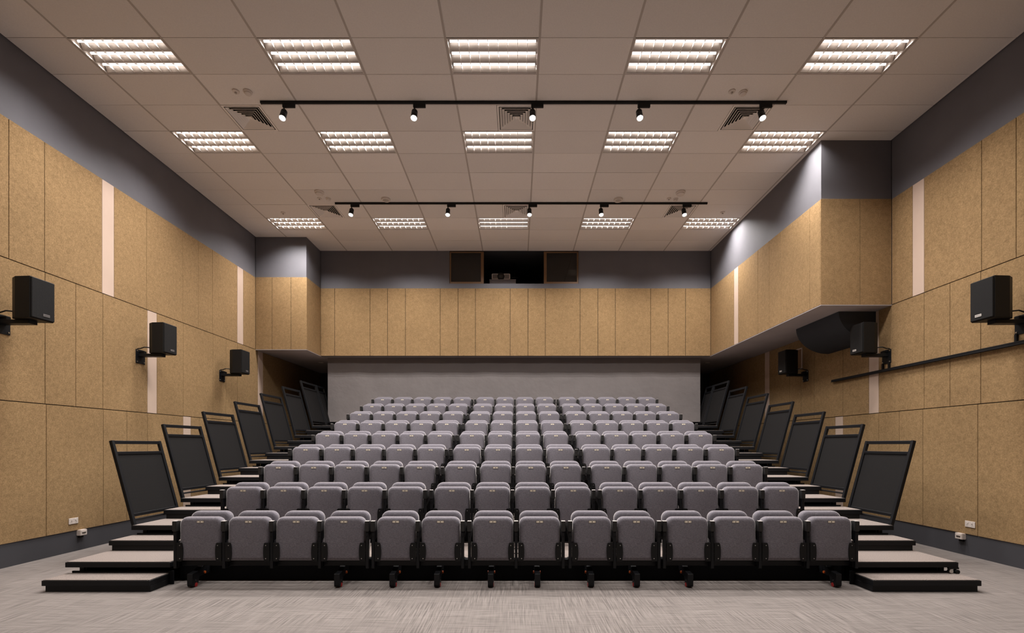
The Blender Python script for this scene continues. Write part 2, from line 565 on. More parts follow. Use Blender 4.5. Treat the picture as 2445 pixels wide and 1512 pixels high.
ceil = struct(b.obj('ceiling', TILE, bevel=0.0015))
b = MB()
for x in gx[1:-1]:
    b.box(x - 0.014, x + 0.014, YF, YE, ZC - 0.003, ZC - 0.0014)
b.obj('ceiling_grid', TBAR, ceil)
b = MB(); b.box(XL - 0.1, XR + 0.1, YF, YE + 0.1, ZC + 0.17, ZC + 0.3)
struct(b.obj('roof_slab', VOIDM))

# ------------------------------------------------------------------ recessed luminaires
def make_luminaire():
    r = empty('recessed_light')
    W, D = 1.172, 0.586
    b = MB()                                           # rim
    for y in (-D / 2, D / 2 - 0.012):
        b.box(-W / 2, W / 2, y, y + 0.012, -0.002, 0.012)
    for x in (-W / 2, W / 2 - 0.012):
        b.box(x, x + 0.012, -D / 2 + 0.012, D / 2 - 0.012, -0.002, 0.012)
    b.obj('rim', RIMM, r)
    b = MB()                                           # housing, open below
    t = 0.004; H = 0.105
    b.box(-W / 2, W / 2, -D / 2, D / 2, H, H + t)
    for y in (-D / 2, D / 2 - t):
        b.box(-W / 2, W / 2, y, y + t, 0.012, H)
    for x in (-W / 2, W / 2 - t):
        b.box(x, x + t, -D / 2 + t, D / 2 - t, 0.012, H)
    b.obj('housing', REFLECT, r)
    b = MB()                                           # folded reflectors between the tubes
    for y in (-0.095, 0.095):
        b.prism_x([(y - 0.002, 0.004), (y + 0.002, 0.004), (y + 0.045, 0.085), (y - 0.045, 0.085)], -W / 2 + 0.014, W / 2 - 0.014)
    for s in (-1, 1):
        b.prism_x([(s * 0.279, 0.004), (s * 0.274, 0.004), (s * 0.236, 0.085), (s * 0.279, 0.085)], -W / 2 + 0.014, W / 2 - 0.014)
    b.obj('reflector', REFLECT, r)
    b = MB()                                           # cross blades
    for k in range(1, 9):
        x = -W / 2 + 0.014 + (W - 0.028) * k / 9
        b = MB(); b.box(x - 0.0035, x + 0.0035, -0.272, 0.272, 0.006, 0.031)
        b.obj('louvre_blade', BLADE, r)
    for y in (-0.188, 0.0, 0.188):
        b = MB(); b.cyl((-W / 2 + 0.03, y, 0.050), (W / 2 - 0.03, y, 0.050), 0.0145, 8)
        tb = b.obj('tube', TUBEM, r, smooth=True)
        ld = bpy.data.lights.get('tube_light')
        if ld is None:
            ld = bpy.data.lights.new('tube_light', 'AREA')
            ld.shape = 'RECTANGLE'; ld.size = W - 0.07; ld.size_y = 0.022
            ld.energy = STRIP_POWER; ld.color = LIGHT_COL; ld.spread = STRIP_SPREAD
        lo = link('tube_light', ld, tb, (0, y, 0.0335))
    return r

def cx_of(i):
    return (gx[i] + gx[i + 1]) / 2

lum = make_luminaire()
first = True
ROWN = {6.06: 'the row nearest the camera', 7.86: 'the middle row', 10.86: 'the row nearest the end wall', 3.06: 'the row above the open floor', -0.54: 'the row behind the camera'}
POSN = ['far left', 'second from left', 'centre', 'second from right', 'far right']
for y in LIGHT_Y + BACK_LIGHT_Y:
    for j, i in enumerate(LIGHT_COLS):
        o = lum if first else copy_tree(lum)
        first = False
        o.location = (cx_of(i), y + 0.3, ZC)
        if y in BACK_LIGHT_Y:                      # this row is dimmed
            for tb in o.children:
                for lo in tb.children:
                    if lo.type == 'LIGHT':
                        dd = bpy.data.lights.get('tube_light_dimmed')
                        if dd is None:
                            dd = lo.data.copy(); dd.name = 'tube_light_dimmed'; dd.energy = STRIP_POWER * 0.55
                        lo.data = dd
        tag(o, f'lit louvre ceiling light, {POSN[j]} in {ROWN[y]}', 'ceiling light', 'recessed ceiling lights')

# ------------------------------------------------------------------ air vents
def make_vent():
    r = empty('air_vent')
    b = MB()
    s = 0.296
    for a, c in ((s, s - 0.028),):
        b.box(-a, a, -a, -c, -0.004, 0.012); b.box(-a, a, c, a, -0.004, 0.012)
        b.box(-a, -c, -c, c, -0.004, 0.012); b.box(c, a, -c, c, -0.004, 0.012)
    b.obj('flange', VENTP, r, bevel=0.002)
    b = MB(); b.box(-0.268, 0.268, -0.268, 0.268, 0.075, 0.085)
    for x in (-0.2685, 0.2645):
        b.box(x, x + 0.004, -0.268, 0.268, 0.0, 0.075); b.box(-0.2645, 0.2645, x, x + 0.004, 0.0, 0.075)
    b.obj('duct_neck', VOIDM, r)
    b = MB()
    for k in range(6):                                  # nested sloping square cones
        o, i = 0.256 - 0.040 * k, 0.226 - 0.040 * k
        zo, zi = -0.005, 0.026
        ring = [(-1, -1), (1, -1), (1, 1), (-1, 1)]
        v = [(x * o, y * o, zo) for x, y in ring] + [(x * i, y * i, zi) for x, y in ring] + \
            [(x * (o - 0.003), y * (o - 0.003), zo - 0.002) for x, y in ring] + [(x * (i - 0.003), y * (i - 0.003), zi - 0.002) for x, y in ring]
        f = []
        for q in range(4):
            n = (q + 1) % 4
            f += [(q, n, 4 + n, 4 + q), (8 + n, 8 + q, 12 + q, 12 + n), (q, 8 + q, 8 + n, n), (4 + q, 4 + n, 12 + n, 12 + q)]
        b.add(v, f)
    b.box(-0.024, 0.024, -0.024, 0.024, 0.008, 0.012)
    b.obj('cone', VENTP, r)
    return r

vent = make_vent(); first = True
for y, rn in zip(VENT_Y, ('behind the nearer track', 'under the farther track')):
    for x, pn in zip(VENT_X, ('left', 'middle', 'right')):
        o = vent if first else copy_tree(vent)
        first = False
        o.location = (x + 0.3, y + 0.3, ZC)
        tag(o, f'square louvred ceiling air vent {rn}, {pn} one of three', 'air vent', 'square ceiling air vents')

# ------------------------------------------------------------------ lighting tracks and spotlights
TZ = ZC - 0.003
for y, x0, x1, lab in ((7.18, -3.84, 4.03, 'black lighting track on the ceiling, the one nearer the camera'),
                       (10.17, -3.86, 4.03, 'black lighting track on the ceiling, the one nearer the end wall')):
    b = MB(); b.box(x0, x1, y - 0.018, y + 0.018, TZ - 0.032, TZ)
    t = empty('lighting_track', ((x0 + x1) / 2, y, TZ))
    b.obj('rail', BLACKPL, t, bevel=0.002, at=((x0 + x1) / 2, y, TZ))
    for x, s in ((x0, -1), (x1, 1)):
        b = MB(); b.box(min(x, x + s * 0.012), max(x, x + s * 0.012), y - 0.02, y + 0.02, TZ - 0.034, TZ)
        b.obj('end_cap', BLACKPL, t, bevel=0.002, at=((x0 + x1) / 2, y, TZ))
    tag(t, lab, 'lighting track')

def make_spot():
    r = empty('track_spotlight')
    b = MB(); b.prism_x([(-0.017, 0.0), (0.017, 0.0), (0.017, -0.062), (-0.017, -0.062)], -0.02, 0.165)
    b.obj('adapter', BLACKPL, r, bevel=0.003)
    b = MB(); b.cyl((0, 0, -0.060), (0, 0.0, -0.125), 0.011, 10)
    b.obj('stem', BLACKPL, r, smooth=True)
    d = Vector((0.0, -0.40, -0.92)).normalized()
    p = Vector((0, 0.015, -0.100))
    b = MB()
    b.cyl(p, p + d * 0.02, 0.034, 20, 0.045)
    b.cyl(p + d * 0.02, p + d * 0.085, 0.045, 20)
    b.cyl(p + d * 0.085, p + d * 0.093, 0.041, 20)
    b.cyl(p + d * 0.093, p + d * 0.175, 0.046, 20, caps=False)
    b.obj('lamp_head', BLACKPL, r, smooth=True)
    b = MB(); b.cyl(p + d * 0.160, p + d * 0.168, 0.043, 20)
    le = b.obj('lens', LENSM, r)
    ld = bpy.data.lights.new('spot_lamp', 'SPOT')
    ld.energy = 9; ld.spot_size = math.radians(50); ld.spot_blend = 0.6; ld.color = (1.0, 0.86, 0.74); ld.shadow_soft_size = 0.03
    lo = link('spot_lamp', ld, le, p + d * 0.19)
    lo.rotation_euler = d.to_track_quat('-Z', 'Y').to_euler()
    return r

spot = make_spot(); first = True
for y, xs, tn in ((7.18, (-3.50, -1.54, 0.23, 1.83, 3.66), 'nearer'), (10.17, (-3.52, -1.47, 0.26, 1.78, 3.54), 'farther')):
    for k, x in enumerate(xs):
        o = spot if first else copy_tree(spot)
        first = False
        o.location = (x, y, TZ - 0.03)
        tag(o, f'small lit black spotlight, {ORD[k + 1]} from the left on the {tn} ceiling track', 'spotlight', 'track spotlights')

# ------------------------------------------------------------------ detectors, sprinklers, round ceiling speakers
def puck(name, x, y, r, h, label, cat, style):
    t = empty(name, (x, y, ZC))
    b = MB()
    if style == 'detector':
        b.lathe([(r, 0.0), (r, -h * 0.35), (r * 0.86, -h * 0.45)], 22); b.obj('base', DETECT, t, smooth=True)
        b = MB(); b.lathe([(r * 0.80, -h * 0.4), (r * 0.78, -h * 0.75), (r * 0.5, -h), (r * 0.1, -h * 1.02)], 22); b.obj('sensor_cap', DETECT, t, smooth=True)
    elif style == 'speaker':
        b.lathe([(r, 0.0), (r, -h * 0.5), (r * 0.9, -h), (r * 0.80, -h * 0.9)], 26); b.obj('bezel', DETECT, t, smooth=True)
        b = MB(); b.lathe([(r * 0.80, -h * 0.80), (r * 0.4, -h * 1.1), (r * 0.05, -h * 1.2)], 26); b.obj('mesh_cover', TBAR, t, smooth=True)
    else:
        b.lathe([(r, 0.0), (r * 0.95, -h * 0.4), (r * 0.4, -h * 0.5)], 18); b.obj('rose', DETECT, t, smooth=True)
        b = MB(); b.lathe([(r * 0.3, -h * 0.4), (r * 0.3, -h), (r * 0.1, -h * 1.05)], 14); b.obj('nozzle', TBAR, t, smooth=True)
    tag(t, label, cat)

puck('sprinkler', -4.10, 6.97, 0.05, 0.04, 'small round ceiling sprinkler rose, left of the detector above the nearer left vent', 'sprinkler', 'rose')
puck('smoke_detector', -3.93, 6.98, 0.06, 0.05, 'pale round smoke detector on the ceiling above the nearer left vent', 'smoke detector', 'detector')
puck('sprinkler', 3.13, 6.97, 0.05, 0.04, 'small round ceiling sprinkler rose, left of the detector above the nearer right vent', 'sprinkler', 'rose')
puck('smoke_detector', 3.30, 6.99, 0.06, 0.05, 'pale round smoke detector on the ceiling above the nearer right vent', 'smoke detector', 'detector')
puck('emergency_light', -4.03, 9.74, 0.095, 0.07, 'large white domed ceiling unit above the farther left vent', 'ceiling sensor', 'detector')
puck('sprinkler', -4.13, 9.99, 0.045, 0.035, 'tiny sprinkler rose below the large domed unit at farther left', 'sprinkler', 'rose')
puck('smoke_detector', -3.95, 10.0, 0.052, 0.045, 'small smoke detector beside the tiny rose at farther left', 'smoke detector', 'detector')
puck('ceiling_speaker', -2.75, 10.02, 0.095, 0.035, 'flat round ceiling speaker before the farther track, left one', 'ceiling speaker', 'speaker')
puck('ceiling_speaker', 2.12, 10.03, 0.095, 0.035, 'flat round ceiling speaker before the farther track, right one', 'ceiling speaker', 'speaker')
puck('emergency_light', 3.33, 9.75, 0.095, 0.07, 'large white domed ceiling unit above the farther right vent', 'ceiling sensor', 'detector')
puck('sprinkler', 3.17, 10.0, 0.045, 0.035, 'tiny sprinkler rose below the large domed unit at farther right', 'sprinkler', 'rose')
puck('smoke_detector', 3.32, 10.02, 0.052, 0.045, 'small smoke detector beside the tiny rose at farther right', 'smoke detector', 'detector')
puck('sprinkler', 4.55, 10.59, 0.05, 0.04, 'small sprinkler rose beside the far right light nearest the end wall', 'sprinkler', 'rose')
puck('sprinkler', -5.19, 10.61, 0.05, 0.04, 'small sprinkler rose beside the far left light nearest the end wall', 'sprinkler', 'rose')
for x, lab in ((-5.62, 'small unlit round downlight in the dark soffit behind the seating, left'), (5.45, 'small unlit round downlight in the dark soffit behind the seating, right')):
    t = empty('downlight', (x, 13.7, ZJ2))
    b = MB(); b.lathe([(0.07, 0.0), (0.07, -0.008), (0.05, -0.010)], 20); b.obj('ring', WHITEPL, t, smooth=True)
    b = MB(); b.lathe([(0.048, -0.006), (0.02, -0.007)], 16); b.obj('diffuser', RIMM, t)
    tag(t, lab, 'downlight')

# ------------------------------------------------------------------ projection window, projector and its dark room
for nm, q in (('wall_booth_back', (-4.5, 4.5, YE + 2.6, YE + 2.7, 5.3, ZC + 0.16)), ('wall_booth_left', (-4.6, -4.5, YE + 0.14, YE + 2.6, 5.3, ZC + 0.16)),
              ('wall_booth_right', (4.5, 4.6, YE + 0.14, YE + 2.6, 5.3, ZC + 0.16)), ('floor_booth', (-4.5, 4.5, YE + 0.14, YE + 2.6, 5.2, 5.3)),
              ('ceiling_booth', (-4.5, 4.5, YE + 0.14, YE + 2.6, ZC + 0.05, ZC + 0.16))):
    b = MB(); b.box(*q); struct(b.obj(nm, DARKP))
def sash(name, x0, x1, lab):
    t = empty(name, ((x0 + x1) / 2, YE + 0.05, WZ0))
    cx = (x0 + x1) / 2; hw = (x1 - x0) / 2; h = WZ1 - WZ0
    b = MB()
    b.box(-hw, hw, 0, 0.05, 0, 0.062)
    b.box(-hw, hw, 0, 0.05, h - 0.03, h)
    b.box(-hw, -hw + 0.04, 0, 0.05, 0.062, h - 0.03)
    b.box(hw - 0.075 if x0 < 0 else hw - 0.04, hw, 0, 0.05, 0.062, h - 0.03)
    if x0 > 0:
        b.box(-hw + 0.04, -hw + 0.075, 0, 0.05, 0.062, h - 0.03)
    b.obj('sash_frame', BROWNFR, t, bevel=0.003)
    b = MB(); b.box(-hw + 0.04, hw - 0.04, 0.022, 0.028, 0.06, h - 0.03)
    b.obj('pane', GLASS, t)
    t['kind'] = 'structure'
    return t
sash('window_1', -1.80, -0.89, '')
sash('window_2', 0.71, 1.63, '')
t = empty('projector_stand', (-0.39, YE + 0.42, 5.30))
b = MB(); b.box(-0.36, 0.36, -0.2, 0.3, 0.70, 0.735); b.obj('top', PROJSTAND, t, bevel=0.004)
b = MB(); b.box(-0.355, 0.355, -0.19, 0.29, 0.0, 0.70); b.obj('cabinet', PROJSTAND, t, bevel=0.004)
tag(t, 'grey stand carrying the projector behind the middle window opening', 'stand')
t = empty('projector', (-0.44, YE + 0.42, 6.035))
b = MB(); b.box(-0.25, 0.25, -0.15, 0.25, 0.02, 0.175); b.obj('body', PROJ, t, bevel=0.012, segs=2)
b = MB()
for s in (-1, 1):
    b.box(min(s * 0.10, s * 0.225), max(s * 0.10, s * 0.225), -0.153, -0.149, 0.045, 0.155)
b.obj('air_grille', BADGEDIM, t)
b = MB(); b.cyl((0, -0.165, 0.095), (0, -0.10, 0.095), 0.10, 26); b.obj('lens_surround', BLACKPL, t, smooth=True)
b = MB(); b.cyl((0, -0.172, 0.095), (0, -0.12, 0.095), 0.05, 22); b.obj('lens', GLASS, t, smooth=True)
b = MB()
for x in (-0.2, 0.2):
    for y in (-0.1, 0.2):
        b.cyl((x, y, 0.0), (x, y, 0.025), 0.018, 10)
b.obj('foot', BLACKPL, t)
tag(t, 'pale video projector with big dark lens, seen through the projection window', 'projector')
t = empty('hanging_pole', (-0.07, YE + 1.0, ZC + 0.05))
b = MB(); b.cyl((0, 0, -0.42), (0, 0, 0), 0.025, 14); b.obj('tube', BLACKPL, t, smooth=True)
b = MB(); b.box(-0.09, 0.09, -0.06, 0.06, -0.45, -0.42); b.obj('mount_plate', BLACKPL, t)
tag(t, 'thin dark pole hanging from the projection room ceiling', 'pole')

# ------------------------------------------------------------------ grey backdrop behind the last row
b = MB()
nx, nz = 70, 16
xa, xb_, za, zb = -5.12, 4.95, 2.19, 3.925
for sgn, off in ((1, 0.0), (-1, 0.012)):
    v = []
    for i in range(nx + 1):
        for k in range(nz + 1):
            x = xa + (xb_ - xa) * i / nx; z = za + (zb - za) * k / nz
            d = 0.006 * math.sin(x * 2.3) * math.cos(z * 1.9 + x) + 0.004 * math.sin(x * 7.1 + z * 3)
            v.append((x, 12.93 + off + d, z))
    f = []
    for i in range(nx):
        for k in range(nz):
            a = i * (nz + 1) + k
            q = (a, a + nz + 1, a + nz + 2, a + 1)
            f.append(q if sgn > 0 else q[::-1])
    b.add(v, f)
o = b.obj('backdrop_sheet', BACKDROP, smooth=True)
tag(o, 'wide grey backdrop sheet hanging behind the last row of seats', 'backdrop')

# ------------------------------------------------------------------ loudspeakers on the side walls
def make_speaker(s, badge):
    """s = 1 on the left wall (faces +x); origin at the wall, at the bracket plate"""
    r = empty('wall_loudspeaker')
    fx = 0.53; hw = 0.152; z0, z1 = 0.045, 0.555
    plan = [(fx, -hw), (fx, hw), (0.33, hw - 0.015), (0.235, hw - 0.075), (0.235, -hw + 0.075), (0.33, -hw + 0.015)]
    b = MB(); b.prism_z([(s * (x - 0.02), y) for x, y in plan], z0, z1); b.obj('cabinet', BLACKPL, r, bevel=0.004)
    b = MB(); b.box(min(s * 0.505, s * fx), max(s * 0.505, s * fx), -hw + 0.006, hw - 0.006, z0 + 0.008, z1 - 0.008)
    b.obj('grille', GRILLE, r, bevel=0.006)
    yb0, yb1 = (0.0, 0.078)
    b = MB(); b.box(min(s * fx, s * (fx + 0.003)), max(s * fx, s * (fx + 0.003)), yb0 - 0.005, yb1, z0 + 0.050, z0 + 0.080)
    for k in range(8):
        y = yb0 + 0.004 + k * 0.009
        b.box(min(s * (fx + 0.003), s * (fx + 0.0035)), max(s * (fx + 0.003), s * (fx + 0.0035)), y, y + 0.004, z0 + 0.058, z0 + 0.071, 1)
    o = b.obj('badge', [badge, BLACKPL], r)
    b = MB(); b.box(min(0, s * 0.008), max(0, s * 0.008), -0.10, 0.10, -0.125, 0.115)
    b.obj('wall_plate', BLACK, r, bevel=0.002)
    b = MB()
    for y in (-0.075, 0.075):
        for z in (-0.095, 0.09):
            b.cyl((s * 0.008, y, z), (s * 0.016, y, z), 0.010, 8)
    b.obj('fixing_bolts', STEEL, r)
    b = MB(); b.box(min(0, s * 0.40), max(0, s * 0.40), -0.055, 0.055, -0.005, 0.043)
    b.box(min(s * 0.01, s * 0.09), max(s * 0.01, s * 0.09), -0.03, 0.03, 0.043, 0.09)
    b.obj('arm', BLACK, r, bevel=0.003)
    b = MB()
    pts = [Vector((s * 0.004, -0.06, 0.125)), Vector((s * 0.06, -0.07, 0.125)), Vector((s * 0.12, -0.06, 0.15)), Vector((s * 0.17, -0.03, 0.15)), Vector((s * 0.225, -0.01, 0.13))]
    for a, c in zip(pts[:-1], pts[1:]):
        b.cyl(a, c, 0.009, 8)
    b.obj('cable', BLACKPL, r, smooth=True)
    return r

SPL = [6.05, 8.26, 10.54]
SPR = [6.04, 8.25, 10.55]
names = ['nearest the camera', 'middle of three', 'farthest from the camera']
sp = make_speaker(1, BADGEDIM)
for k, y in enumerate(SPL):
    o = sp if k == 0 else copy_tree(sp)
    o.location = (XL, y - 0.04, 3.08)
    tag(o, f'black loudspeaker on the left wall bracket, {names[k]}', 'loudspeaker', 'wall loudspeakers')
sp = make_speaker(-1, BADGE)
for k, y in enumerate(SPR):
    o = sp if k == 0 else copy_tree(sp)
    o.location = (XR, y - 0.06, 3.075)
    tag(o, f'black loudspeaker on the right wall bracket, {names[k]}', 'loudspeaker', 'wall loudspeakers')

# cable rail on the right wall with the drops to the brackets
t = empty('cable_rail', (XR, 6.0, 2.84))
b = MB(); b.box(-0.05, 0.0, -1.5, 3.57, -0.022, 0.022); b.box(-0.058, -0.05, -1.5, 3.57, -0.026, -0.012); b.obj('rail', BLACK, t, bevel=0.003)
for y in (6.04 - 0.06 - 6.0, 8.25 - 0.06 - 6.0):
    for d in (-0.07, 0.07):
        b = MB(); b.box(-0.03, -0.002, y + d - 0.014, y + d + 0.014, 0.02, 0.118); b.obj('drop_conduit', BLACK, t)
tag(t, 'long black cable rail running along the right wall under the loudspeakers', 'cable rail')

t = empty('wall_frame', (XR, 10.82, 3.5))
b = MB()
b.box(-0.02, 0, -0.22, 0.22, 0.20, 0.225); b.box(-0.02, 0, -0.22, 0.22, -0.25, -0.225)
b.box(-0.02, 0, -0.22, -0.195, -0.225, 0.20); b.box(-0.02, 0, 0.195, 0.22, -0.225, 0.20)
b.obj('frame', WHITEPL, t, bevel=0.002)
b = MB(); b.box(-0.008, 0, -0.195, 0.195, -0.225, 0.20); b.obj('panel', BROWNFR, t)
tag(t, 'thin white frame on the right wall behind the farthest loudspeaker', 'frame')

# ------------------------------------------------------------------ power sockets and data boxes
def socket(x, s, y, lab):
    t = empty('power_socket', (x, y, 0.45))
    b = MB(); b.box(min(0, s * 0.010), max(0, s * 0.010), -0.074, 0.074, -0.043, 0.043); b.obj('faceplate', WHITEPL, t, bevel=0.003)
    for dy in (-0.03, 0.03):
        b = MB(); b.box(min(s * 0.010, s * 0.014), max(s * 0.010, s * 0.014), dy - 0.010, dy + 0.010, 0.006, 0.024); b.obj('switch', WHITEPL, t, bevel=0.001)
    b = MB()
    for dy in (-0.04, 0.04):
        for ey, ez, hy, hz in ((0, -0.008, 0.002, 0.005), (-0.010, -0.024, 0.004, 0.002), (0.010, -0.024, 0.004, 0.002)):
            b.box(min(s * 0.010, s * 0.0106), max(s * 0.010, s * 0.0106), dy + ey - hy, dy + ey + hy, ez - hz, ez + hz)
    b.obj('socket_slots', MARK_SHADOW, t)
    tag(t, lab, 'power socket')

def databox(x, s, y, lab):
    t = empty('data_box', (x - s * PT, y, 0.262))
    b = MB(); b.box(min(0, s * 0.065), max(0, s * 0.065), -0.055, 0.055, -0.043, 0.043); b.obj('body', WHITEPL, t, bevel=0.006, segs=2)
    b = MB(); b.box(min(s * 0.065, s * 0.068), max(s * 0.065, s * 0.068), -0.035, 0.035, 0.006, 0.026); b.obj('cover_flap', WHITEPL, t, bevel=0.001)
    b = MB(); b.box(min(s * 0.065, s * 0.069), max(s * 0.065, s * 0.069), -0.030, 0.030, -0.012, 0.002); b.obj('port', MARK_SHADOW, t)
    b = MB(); b.box(min(0, s * 0.03), max(0, s * 0.03), -0.03, 0.03, -0.075, -0.043); b.obj('shadow_block', BLACKPL, t)  # black block put in as the dark shadow under the box
    tag(t, lab, 'data box')
socket(XL, 1, 6.98, 'white double power socket low on the left wall panel')
databox(XL, 1, 7.10, 'small white data box under the panel edge on the left skirting')
socket(XR, -1, 6.68, 'white double power socket low on the right wall panel')
databox(XR, -1, 6.81, 'small white data box under the panel edge on the right skirting')

# ------------------------------------------------------------------ retractable seating: platforms
RISE, PITCH = 0.255, 0.912
OUT, INN = 4.97, 3.80                      # half widths: outer edge of the aisles, edge of the seats
def deck_y(r):                              # nosing of the aisle deck of row r (r >= 2)
    return 5.32 + PITCH * (r - 2)
def chair_y(r):
    return 5.22 + PITCH * (r - 1)
ROWW = ['', 'front row', 'second row', 'third row', 'fourth row', 'fifth row', 'sixth row', 'seventh row', 'eighth row', 'last row']

def row_beam(r, parent, z, at):
    b = MB(); y = chair_y(r)
    b.box(X0 - 3.76, X0 + 3.76, y + 0.10, y + 0.15, z + 0.215, z + 0.285)
    for k in range(9):
        x = X0 - 3.6 + 0.9 * k
        b.box(x - 0.02, x + 0.02, y + 0.15, y + 0.30, z + 0.22, z + 0.27)
    b.obj('seat_beam', BLACK, parent, bevel=0.003, at=at)

# front base with the ten castor feet
t = empty('seating_plinth', (X0, 5.5, 0))
b = MB(); b.box(X0 - 3.82, X0 + 3.82, 5.505, 5.53, 0.012, 0.255)
for x in (-3.0, -1.5, 0.0, 1.5, 3.0):
    b.cyl((x, 5.50, 0.13), (x, 5.507, 0.13), 0.006, 8)
b.obj('front_panel', BLACKMAT, t, at=(X0, 5.5, 0))
row_beam(1, t, 0.0, (X0, 5.5, 0))
FEET = [-3.554, -1.958, -1.358, -0.873, -0.289, 0.222, 0.806, 1.304, 1.882, 3.493]
def make_foot():
    e = MB()
    e.prism_x([(0.0, 0.155), (0.0, 0.035), (0.010, 0.012), (0.035, 0.012), (0.05, 0.03), (0.10, 0.03), (0.12, 0.10), (0.34, 0.10), (0.34, 0.225), (0.22, 0.225), (0.10, 0.165)], -0.030, 0.030)
    return e
me_foot = make_foot().mesh('castor_foot', BLACK, bevel=0.003)
e = MB(); e.cyl((-0.032, 0.062, 0.023), (0.032, 0.062, 0.023), 0.023, 18); me_wheel = e.mesh('wheel', [RED], smooth=True)
e = MB()
for s in (-1, 1):
    e.cyl((s * 0.030, 0.20, 0.125), (s * 0.042, 0.20, 0.125), 0.014, 12)
me_cap = e.mesh('orange_cap', ORANGE, smooth=True)
e = MB()
for s in (-1, 1):
    e.cyl((s * 0.030, 0.05, 0.075), (s * 0.034, 0.05, 0.075), 0.005, 8)
me_ax = e.mesh('axle_bolt', STEEL)
for x in FEET:
    f = link('castor_foot', me_foot, t); f.location = (x - X0, 5.19 - 5.5, 0)
    link('wheel', me_wheel, f); link('orange_cap', me_cap, f); link('axle_bolt', me_ax, f)
tag(t, 'black steel front plinth of the seating, standing on ten small castor feet', 'seating base')

for r in range(2, 10):
    z = RISE * (r - 1); ya = deck_y(r); ys = ya + 0.18; yn = ya + PITCH + 0.015; ym = yn + 0.18
    if r == 9:
        yn = ym = ya + PITCH + 0.35
    t = empty('seating_platform', (X0, ya, z))
    at = (X0, ya, z)
    xo, xi = OUT, INN
    poly = [(X0 - xo, ya), (X0 - xi, ya), (X0 - xi, ys), (X0 + xi, ys), (X0 + xi, ya), (X0 + xo, ya), (X0 + xo, yn), (X0 + xi, yn), (X0 + xi, ym), (X0 - xi, ym), (X0 - xi, yn), (X0 - xo, yn)]
    if r == 9:
        poly = poly[:7] + poly[-1:]
    b = MB(); b.prism_z(poly, z - 0.062, z - 0.006)
    b.obj('deck', BLACK, t, bevel=0.003, at=at)
    g = 0.012
    poly2 = [(X0 - xo + g, ya + g), (X0 - xi - g, ya + g), (X0 - xi - g, ys + g), (X0 + xi + g, ys + g), (X0 + xi + g, ya + g), (X0 + xo - g, ya + g), (X0 + xo - g, yn), (X0 + xi, yn), (X0 + xi, ym), (X0 - xi, ym), (X0 - xi, yn), (X0 - xo + g, yn)]
    if r == 9:
        poly2 = poly2[:7] + poly2[-1:]
    b = MB(); b.prism_z(poly2, z - 0.006, z)
    b.obj('carpet', TREAD, t, at=at)
    b = MB()                                       # closed riser under the nosing
    zl = z - RISE
    b.box(X0 - xi, X0 + xi, ys + 0.02, ys + 0.035, zl + 0.001, z - 0.062)
    for s in (-1, 1):
        a, c = sorted((X0 + s * (xi - 0.02), X0 + s * (xo - 0.06)))
        b.box(a, c, ya + 0.02, ya + 0.035, zl + 0.001, z - 0.105)
    b.obj('riser', BLACKMAT, t, at=at)
    for s in (-1, 1):                              # end frames down to the floor
        b = MB(); x = X0 + s * (xo - 0.12)
        for y in (ya + 0.10, ya + 0.62):
            b.box(x - 0.025, x + 0.025, y - 0.025, y + 0.025, 0.0, z - 0.062)
        b.box(x - 0.025, x + 0.025, ya + 0.10, ya + 0.62, max(0.03, z * 0.4), max(0.03, z * 0.4) + 0.05)
        b.obj('support_frame', BLACK, t, at=at)
        b = MB(); b.box(x - s * 0.08 - 0.005, x - s * 0.08 + 0.005, ya + 0.04, ya + PITCH, 0.004, z - 0.062)
        b.obj('side_skirt', BLACKMAT, t, at=at)
    row_beam(r, t, z, at)
    if r == 2:
        b = MB(); xq = X0 + xo - 0.06
        b.cyl((xq - 0.03, ya - 0.012, 0.155), (xq - 0.03, ya + 0.02, 0.155), 0.022, 16)
        b.obj('buffer_disc', STEEL, t, smooth=True, at=at)
        b = MB(); b.cyl((xq + 0.035, ya - 0.02, 0.148), (xq + 0.035, ya + 0.02, 0.148), 0.024, 16)
        b.box(xq - 0.05, xq + 0.06, ya - 0.005, ya + 0.02, 0.175, 0.195)
        b.obj('buffer_roller', BLACKPL, t, smooth=True, at=at)
    tag(t, f'black steel platform with grey carpet under the {ROWW[r]} of seats', 'platform', 'tiered seating platforms')

# half steps in both aisles
for r in range(1, 9):
    z = RISE * (r - 1); yb_ = deck_y(r + 1) + 0.018
    y0 = 5.05 if r == 1 else deck_y(r + 1) - 0.35
    for s, side in ((-1, 'left'), (1, 'right')):
        xs = sorted((X0 + s * (OUT - 0.005), X0 + s * (INN + 0.02)))
        cxm = (xs[0] + xs[1]) / 2
        t = empty('aisle_step', (cxm, y0, z))
        h = RISE / 2
        a, c = xs[0] - cxm, xs[1] - cxm
        d = yb_ - y0 + (0.16 if r == 1 else 0)
        if r == 1:
            # lowest step: its inner side runs on beside the seats
            pass
        b = MB()
        d2 = yb_ - y0
        b.box(a, c, 0, d2, h - 0.062, h - 0.006)
        ain, cin = (a + 0.03, c) if s < 0 else (a, c - 0.03)
        b.box(ain, cin, 0.012, d2, 0.0, h - 0.062)
        b.obj('body', BLACK, t, bevel=0.003)
        b = MB(); b.box(a + 0.012, c - 0.012, 0.012, d2, h - 0.006, h); b.obj('tread_carpet', TREAD, t)
        b = MB()
        for x in (a + 0.03, (a + c) / 2, c - 0.03):
            b.cyl((x, 0.010, h - 0.004), (x, 0.010, h + 0.0015), 0.006, 8)
        b.obj('screws', STEEL, t)
        where = 'standing on the floor' if r == 1 else f'on the platform of the {ROWW[r]}'
        tag(t, f'carpeted black half step in the {side} aisle, {where}', 'step', 'aisle half steps')

